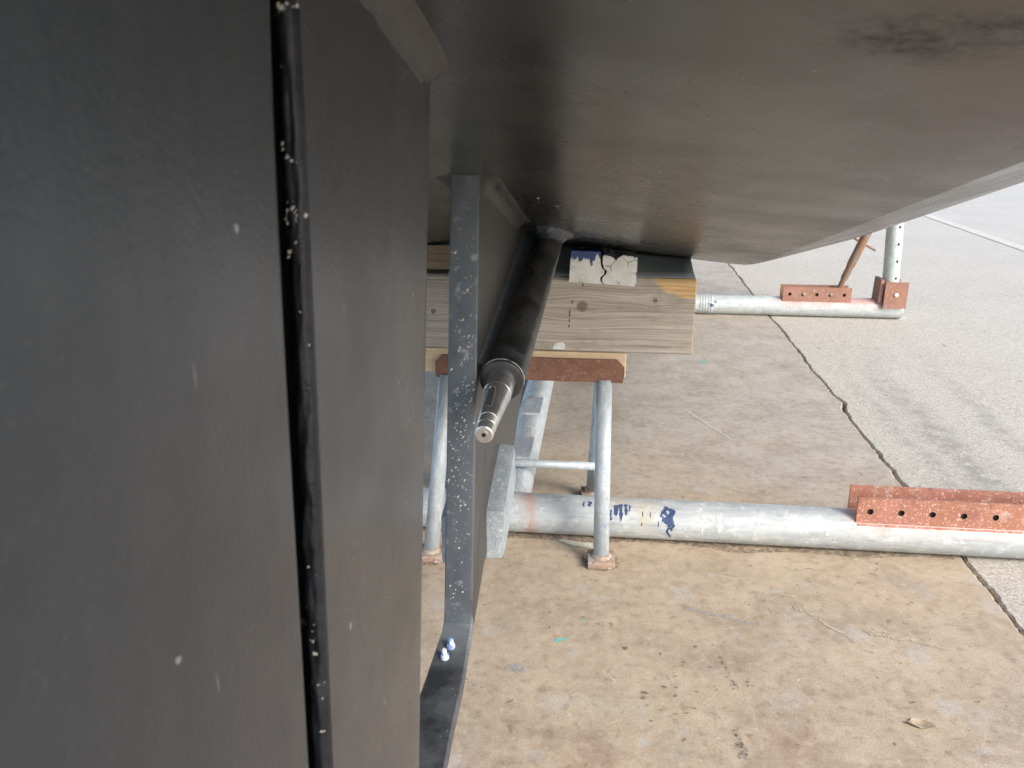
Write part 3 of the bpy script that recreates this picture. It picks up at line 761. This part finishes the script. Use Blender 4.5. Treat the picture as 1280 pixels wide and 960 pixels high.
b.done('beam', 'timber', tb, sharp=25)
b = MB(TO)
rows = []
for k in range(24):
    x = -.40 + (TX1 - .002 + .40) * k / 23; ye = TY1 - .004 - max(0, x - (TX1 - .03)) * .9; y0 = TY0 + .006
    zt = max(TZ1 + .006, hz(x, ye) + .006)  # strip's back raised into the hull to keep light out of the gap
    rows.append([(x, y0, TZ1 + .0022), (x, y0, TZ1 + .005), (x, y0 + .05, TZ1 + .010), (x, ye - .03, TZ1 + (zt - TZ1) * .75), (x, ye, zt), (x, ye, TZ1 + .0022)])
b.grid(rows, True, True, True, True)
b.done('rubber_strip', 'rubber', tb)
b = MB(TO)
b.prism([(-.124, .567), (-.093, .566), (-.091, .580), (-.097, .586), (-.118, .583)], 2.0975, 2.1035, 'y')
b.done('white_scrap', 'paper', tb)
b = MB(TO)
for x, z0, z1 in ((-.0815, .655, .672), (-.082, .640, .649), (-.0825, .626, .633), (-.0755, .690, .699), (-.0495, .735, .742)): b.box((x, 2.0995, (z0 + z1) / 2), (.0032, .003, z1 - z0), .0008)
b.done('pen_tick', 'pen', tb)

PO = (-.2, 2.19, .492)
b = MB(PO); b.box((-.215, 2.195, .5265), (.568, .195, .067), .003)
pl = b.done('wooden_plank', 'plank'); tag(pl, 'pale clean wooden plank sandwiched between the timber and the rusty trestle top', 'plank')

# white paint crusted block, split by a crack
BO = (0, 2.16, .7705)
b = MB(BO)
crack = [(.003, -.002), (-.004, .012), (-.001, .020), (.006, .026), (.008, .034), (.0, .042), (-.004, .056), (-.003, .070), (-.004, .082), (-.004, .095)]
def cutpoly(sgn):
    bx0, bx1 = -.084, .084; z0l, z0r = -.0245, -.0335
    zt = .052 if sgn < 0 else .044
    edge = [(.004 * 0 + c[0] + sgn * .0028, -.030 + c[1]) for c in crack]
    edge = [(x, min(z, zt)) for x, z in edge if z < zt + .01]
    if sgn < 0: return [(bx0, z0l), (edge[0][0], -.029)] + edge[1:] + [(bx0 + .004, zt + .002)]
    return [(bx1 - .004, z0r), (bx1, z0r + .01), (bx1 + .001, zt - .004), (.05, zt + .001), (.036, zt - .006), (.033, zt - .013), (.022, zt - .004), (.012, zt - .001)] + list(reversed(edge[1:])) + [(edge[0][0], -.029)]
for sgn in (-1, 1):
    poly = [(x, z + .7705 + .006) for x, z in cutpoly(sgn)]
    b.prism(poly, 2.072, 2.235, 'y')
for v in b.bm.verts:
    if v.co.y > .05 and v.co.z > .0: v.co.z = min(v.co.z, hz(v.co.x + BO[0], 2.235) - .002 - BO[2])
b.mi = 1; b.box((.0, 2.150, .776), (.150, .12, .036))
wb = b.done('painted_block', ['white_block', 'hole'], sharp=30); tag(wb, 'cracked white block smeared with navy paint, wedged between timber and hull', 'block')
b = MB((-.40, 2.2, .7705))
b.prism([(2.104, .7705), (2.27, .7705), (2.27, .797), (2.20, .8115), (2.104, .8345)], -.60, -.30, 'x', bevel=.003)
wd = b.done('wooden_wedge', 'wedge'); tag(wd, 'stained brown wooden wedge on the timber beside the skeg', 'wedge')

# ------------------------------------------------------------------ trestle
QO = (-.2, 2.19, 0)
tr = thing('steel_trestle', 'short galvanised tube trestle with rusty top plates carrying the plank', 'trestle', QO)
for yq, th in ((2.090, .008), (2.3015, .008)):
    b = MB(QO); z0, z1 = .482, .545
    b.prism([(-.437, z0), (.062, z0), (.066, z0 + .02), (.066, z1 - .022), (.046, z1), (-.418, z1), (-.437, z1 - .02)], yq - th / 2, yq + th / 2, 'y', bevel=.0015)
    b.done('top_plate', 'rust', tr)
LEGS = [((.022, 1.992), (.014, 2.098)), ((-.440, 1.975), (-.408, 2.098)), ((-.008, 2.395), (.010, 2.292)), ((-.452, 2.385), (-.412, 2.292))]
for (fx, fy), (tx, ty) in LEGS:
    b = MB(QO); b.tube((fx, fy, .018), (tx, ty, .486), .021, n=24)
    b.done('leg', 'galv', tr)
    b = MB(QO); r = Matrix.Rotation(.05, 4, 'Z')
    b.box((fx, fy, .011), (.072, .072, .020), .002, r)
    b.tube((fx, fy, .018), (fx, fy, .030), .028, .022, n=20)
    b.done('foot', 'foot', tr, sharp=40)
b = MB(QO); b.tube((-.427, 2.345, .128), (.004, 2.345, .128), .0125, n=16); b.done('stretcher', 'galv', tr)
b = MB(QO); b.tube((-.428, 2.345, .33), (-.44, 2.015, .14), .0105, n=14); b.done('stretcher', 'galv', tr)

# ------------------------------------------------------------------ cradle
CO = (XC, 2.155, 0)
cr = thing('boat_cradle', 'galvanised boat cradle of thick tubes with drilled red brackets standing on the concrete', 'cradle', CO)
R = .057
YN, YF = 2.155, 5.0
def cyl_sag(b, x0, x1, yc, zc, r, n=40, segs=24):
    b.tube((x0, yc, zc), (x1, yc, zc), r, n=n, rings=[(0, r - .006), (0, r - .001), (.0008, r)] + [(i / segs, r) for i in range(1, segs)] + [(.9992, r), (1, r - .001), (1, r - .006)], caps=True)
b = MB(CO); cyl_sag(b, -2.15, 1.755, YF, R, R)
for k in range(5): b.tube((.585 + k * .016, YF, R), (.595 + k * .016, YF, R), .06, n=36, rings=[(0, .0565), (.2, .0605), (.8, .0605), (1, .0565)], caps=False)
far = b.done('cross_tube', 'galv_far', cr, sharp=40)
b = MB(CO); b.tube((-.249, YN + .03, R - .002), (-.249, YF - .03, R - .002), .055, n=40, rings=[(i / 20, .055) for i in range(21)]); spine = b.done('spine_tube', 'galv_y', cr, sharp=40)
for y0, y1 in ((2.83, 3.01), (2.42, 2.60)):
    b = MB(CO); b.box((-.243, (y0 + y1) / 2, .1115), (.068, y1 - y0, .008), .002); b.done('pad_plate', 'galv_y', spine)
def drip(b, x, w, a0, a1, yc, zc, r, n=14):
    """ragged paint run round the front of a tube, from angle a0 (top = 90 deg) down"""
    rows = []; sd = x * 137.3 + w * 911
    for i in range(n + 1):
        k = i / n; a = math.radians(a0 + (a1 - a0) * k); ww = w * (.55 + .9 * abs(mnoise.noise((k * 4 + sd, 0, 0)))) * (1 if k < .8 else 1 - (k - .8) * 4.6)
        xc = x + .012 * mnoise.noise((k * 2 + sd, 5, 0)) * (w / .015)
        rows.append([(xc + t * ww / 2, yc - math.cos(a) * (r + .0007), zc + math.sin(a) * (r + .0007)) for t in (-1, -.33, .33, 1)])
    b.grid(rows, smooth=True)
b = MB(CO); cyl_sag(b, -2.2, 1.78, YN, R, R); b.mi = 1
for x, w, a0, a1 in ((.060, .016, 62, 28), (.074, .012, 66, 15), (.088, .010, 66, 30), (.098, .007, 64, 44), (.044, .010, 46, 14), (.134, .004, 46, 30), (.156, .004, 44, 28), (.132, .004, 14, 4), (-.012, .014, 70, 52), (-.030, .006, 68, 50)):
    drip(b, x, w, a0, a1, YN, R, R)
for x, w, a0, a1 in ((.197, .020, 66, 36), (.206, .026, 60, 10), (.214, .020, 50, -6), (.208, .010, 10, -32), (.190, .006, 36, 18), (.186, .007, 50, 30), (.178, .004, 22, 4)):
    drip(b, x, w, a0, a1, YN, R, R)
b.mi = 2
for x, w, a0, a1 in ((.345, .016, 44, -4), (.634, .008, 46, -2), (.52, .004, 50, 22), (.30, .004, 20, -14), (.45, .004, 34, 22)): drip(b, x, w, a0, a1, YN, R, R)
near = b.done('cross_tube', ['galv_near', 'navy', 'white'], cr, sharp=40)
near['label'] = 'near white galvanised tube streaked with navy paint'
b = MB(CO)
drip(b, .652, .034, 16, -2, YF, R, .0605, n=5); drip(b, .676, .014, 34, 22, YF, R, .0605, n=5)
b.done('paint_dab', 'navy', far)
# drilled plates
def plate(b, x0, x1, z0, z1, y, th, holes, r, tiltz=0.0, skew=0.0):
    """flat bar in the x-z plane with round holes; cells between hole centres"""
    cuts = [x0] + [(holes[i] + holes[i + 1]) / 2 for i in range(len(holes) - 1)] + [x1]
    P = lambda x, z, yy: (x, yy + tiltz * (z - z0), z + skew * (x - x0))
    zc = z0 + (z1 - z0) * .52; n = 16
    for i, h in enumerate(holes):
        a, c = cuts[i], cuts[i + 1]
        sq = []
        for k in range(n):
            t = 2 * PI * (k + .5) / n - PI; ct, s_ = math.cos(t), math.sin(t)
            m = max(abs(ct), abs(s_)); sx, sz = ct / m, s_ / m
            sq.append((h + (c - h) * max(sx, 0) + (h - a) * min(sx, 0), zc + (z1 - zc) * max(sz, 0) + (zc - z0) * min(sz, 0)))
        ci = [(h + r * math.cos(2 * PI * (k + .5) / n - PI), zc + r * math.sin(2 * PI * (k + .5) / n - PI)) for k in range(n)]
        # exact corners
        for cx, cz in ((a, z0), (c, z0), (c, z1), (a, z1)):
            j = min(range(n), key=lambda q: ((sq[q][0] - cx) / (c - a)) ** 2 + ((sq[q][1] - cz) / (z1 - z0)) ** 2); sq[j] = (cx, cz)
        F = [b.v(P(*p, y - th / 2)) for p in sq]; B_ = [b.v(P(*p, y + th / 2)) for p in sq]
        f = [b.v(P(*p, y - th / 2)) for p in ci]; bb = [b.v(P(*p, y + th / 2)) for p in ci]
        for k in range(n):
            l = (k + 1) % n
            b.mi = 0; b.f([F[k], F[l], f[l], f[k]]); b.f([B_[l], B_[k], bb[k], bb[l]]); b.mi = 1; b.f([f[k], f[l], bb[l], bb[k]], True); b.mi = 0
            outer = all(abs(q[1] - z0) < 1e-6 or abs(q[1] - z1) < 1e-6 for q in (sq[k], sq[l])) and sq[k][1] == sq[l][1]
            ends = (i == 0 and abs(sq[k][0] - a) < 1e-6 and abs(sq[l][0] - a) < 1e-6) or (i == len(holes) - 1 and abs(sq[k][0] - c) < 1e-6 and abs(sq[l][0] - c) < 1e-6)
            if outer or ends: b.f([F[l], F[k], B_[k], B_[l]])
        b.mi = 1; b.f([b.v(P(p[0], p[1], y + th * .42)) for p in ci]); b.mi = 0  # black disc closes the hole, its inner shade put into the colour
    bmesh.ops.remove_doubles(b.bm, verts=b.bm.verts, dist=1e-5)
H = [.742 + .0805 * k for k in range(12)]
nb = bpy.data.objects.new('drilled_bracket', None); COL.objects.link(nb); nb.parent = cr
b = MB(CO); plate(b, .708, 1.66, .088, .172, 2.118, .007, H, .0085); b.done('front_plate', ['oxide', 'hole'], nb)
b = MB(CO); plate(b, .708, 1.66, .088, .172, 2.196, .007, H, .0085); b.done('back_plate', ['oxide', 'hole'], nb)
b = MB(CO); rows = []
for i in range(260):
    x = .712 + .946 * i / 259; r = .0050 + .0004 * math.sin(x * 900) + .0008 * mnoise.noise((x * 60, 1, 0))
    rows.append([(x, 2.1135 - r * math.cos(a) * .9, .0905 + r * math.sin(a)) for a in [2 * PI * k / 8 for k in range(8)]])
b.grid(rows, True, True, True, True); b.done('weld_bead', 'oxide', nb)
H = [1.063 + .039 + .0775 * k for k in range(5)]
fb = bpy.data.objects.new('drilled_bracket', None); COL.objects.link(fb); fb.parent = cr
b = MB(CO); plate(b, 1.063, 1.452, .093, .180, 4.962, .010, H, .010); b.done('front_plate', ['oxide_far', 'hole'], fb)
b = MB(CO); plate(b, 1.063, 1.452, .093, .180, 5.040, .010, H, .010); b.done('back_plate', ['oxide_far', 'hole'], fb)
for k in (1, 3):
    b = MB(CO); b.tube((H[k] + .004, 4.950, .142), (H[k] + .004, 4.962, .142), .009, n=10); b.done('bolt', 'foot', fb)
sk = bpy.data.objects.new('post_socket', None); COL.objects.link(sk); sk.parent = cr
b = MB(CO); plate(b, 1.628, 1.755, .072, .226, 4.930, .010, [1.692], .011); b.done('front_plate', ['oxide_far', 'hole'], sk)
b = MB(CO); b.prism([(1.602, .10), (1.606, .235), (1.625, .235), (1.621, .10)], 4.945, 5.07, 'y'); b.done('side_plate', 'oxide_far', sk)
b = MB(CO); b.box((1.69, 5.058, .15), (.12, .010, .15), .001); b.done('back_plate', 'oxide_far', sk)
b = MB(CO); b.tube((1.692, 4.918, .152), (1.692, 4.94, .152), .014, n=6, rings=[(0, .010), (.2, .014), (1, .014)]); b.done('bolt', 'white', sk)
pa, pb = Vector((1.680, 4.995, .10)), Vector((1.610, 4.995, 1.30))
b = MB(CO); b.hollow(pa, pb, .046, .005, 32, 8); b.mi = 1
pd = (pb - pa).normalized()
for k in range(10):
    c = pa + pd * (.145 + .098 * k); a0 = math.radians(-72)
    pts = []
    for q in range(12):
        t = 2 * PI * q / 12; da = .0085 * math.cos(t) / .046; dz = .0085 * math.sin(t)
        a = a0 + da; pts.append(b.v(c + Vector((math.cos(a), math.sin(a), 0)) * .0464 + pd * dz))
    b.f(pts)
post = b.done('upright_post', ['galv_post', 'hole'], cr)
b = MB(CO); b.box((1.50, 4.995, 1.33), (.26, .22, .03), .004, Matrix.Rotation(-.75, 4, 'Y')); b.done('pad', 'plank', post)
# screw prop leaning from the far bracket to the post
ra, rb = Vector((1.368, 5.0, .11)), Vector((1.66, 4.995, .93))
rl = (rb - ra).length; rd = (rb - ra) / rl
b = MB(CO); b.tube(ra, rb, .02, n=20, rings=[(0, .015), (.13, .015), (.15, .021), (.22, .020), (.25, .0245), (1, .0245)])
rod = b.done('screw_prop', 'rod', cr, sharp=50)
hc = ra + rd * .35; hd = Vector((.87, 0, -.47))
b = MB(CO); b.tube(hc - hd * .092, hc + hd * .092, .0065, n=10); b.done('handle', 'rod', rod)
# ------------------------------------------------------------------ litter
b = MB((.66, 1.438, .002))
rows = []
for i in range(13):
    t = i / 12; w = .012 * math.sin(PI * min(1, t * 1.05)) ** .7 + .0008; x = .636 + .050 * t; yy = 1.441 - .012 * t
    rows.append([(x + .006 * q * (1 - t), yy + w * q, .002 + .0025 * abs(q) ** 1.5 + .003 * mnoise.noise((t * 5, q * 3, 0)) + .0012 * math.sin(t * 9)) for q in (-1, -.6, -.25, 0, .25, .6, 1)])
b.grid(rows, smooth=True)
o = b.done('dried_leaf', 'dry_leaf'); tag(o, 'curled dry brown leaf lying on the bare slab', 'leaf')
b = MB((-.05, 2.09, .002))
pts = [(-.098, 2.098), (-.06, 2.075), (-.02, 2.066), (.01, 2.058), (.0, 2.072), (-.012, 2.078), (-.006, 2.088), (-.05, 2.092), (-.085, 2.104)]
b.prism(pts, .002, .0055, 'z')
o = b.done('wood_splinter', 'splinter'); tag(o, 'pale torn wood splinter on the slab at the tube, beside the trestle foot', 'splinter')

# ------------------------------------------------------------------ camera and light
cam = bpy.data.cameras.new('camera'); co = bpy.data.objects.new('camera', cam); COL.objects.link(co); S.camera = co
cam.sensor_width = 36; cam.lens = 36 * 1035 / 1280; cam.clip_start = .01; cam.clip_end = 2000
co.location = (0, 0, 1.16); co.rotation_euler = (math.radians(90 - 18.2), 0, math.radians(6.3))
cam.dof.use_dof = True; cam.dof.focus_distance = 1.45; cam.dof.aperture_fstop = 14

EL, AZ = 34, 128   # sun elevation; azimuth clockwise from +Y (boat's bow)
W = bpy.data.worlds.new('World'); S.world = W; W.use_nodes = True; nt = W.node_tree
sky = nt.nodes.new('ShaderNodeTexSky'); sky.sky_type = 'NISHITA'; sky.sun_disc = False
sky.sun_elevation = math.radians(EL); sky.sun_rotation = math.radians(AZ)
sky.air_density = 1.0; sky.dust_density = 2.0; sky.ozone_density = 1.0
bg = nt.nodes['Background']; bg.inputs['Strength'].default_value = .15
nt.links.new(sky.outputs[0], bg.inputs['Color'])
sl = bpy.data.lights.new('sun', 'SUN'); sl.energy = 1.25; sl.angle = math.radians(20); sl.color = (1, .985, .965)
so = bpy.data.objects.new('sun', sl); COL.objects.link(so)
a = math.radians(AZ); e_ = math.radians(EL)
sd = Vector((math.sin(a) * math.cos(e_), math.cos(a) * math.cos(e_), math.sin(e_)))
so.rotation_euler = sd.to_track_quat('Z', 'Y').to_euler(); so.location = (8, -6, 10)
S.view_settings.view_transform = 'Standard'; S.view_settings.look = 'None'; S.view_settings.gamma = 1
S.view_settings.exposure = 1.42
S.cycles.max_bounces = 8; S.cycles.diffuse_bounces = 5
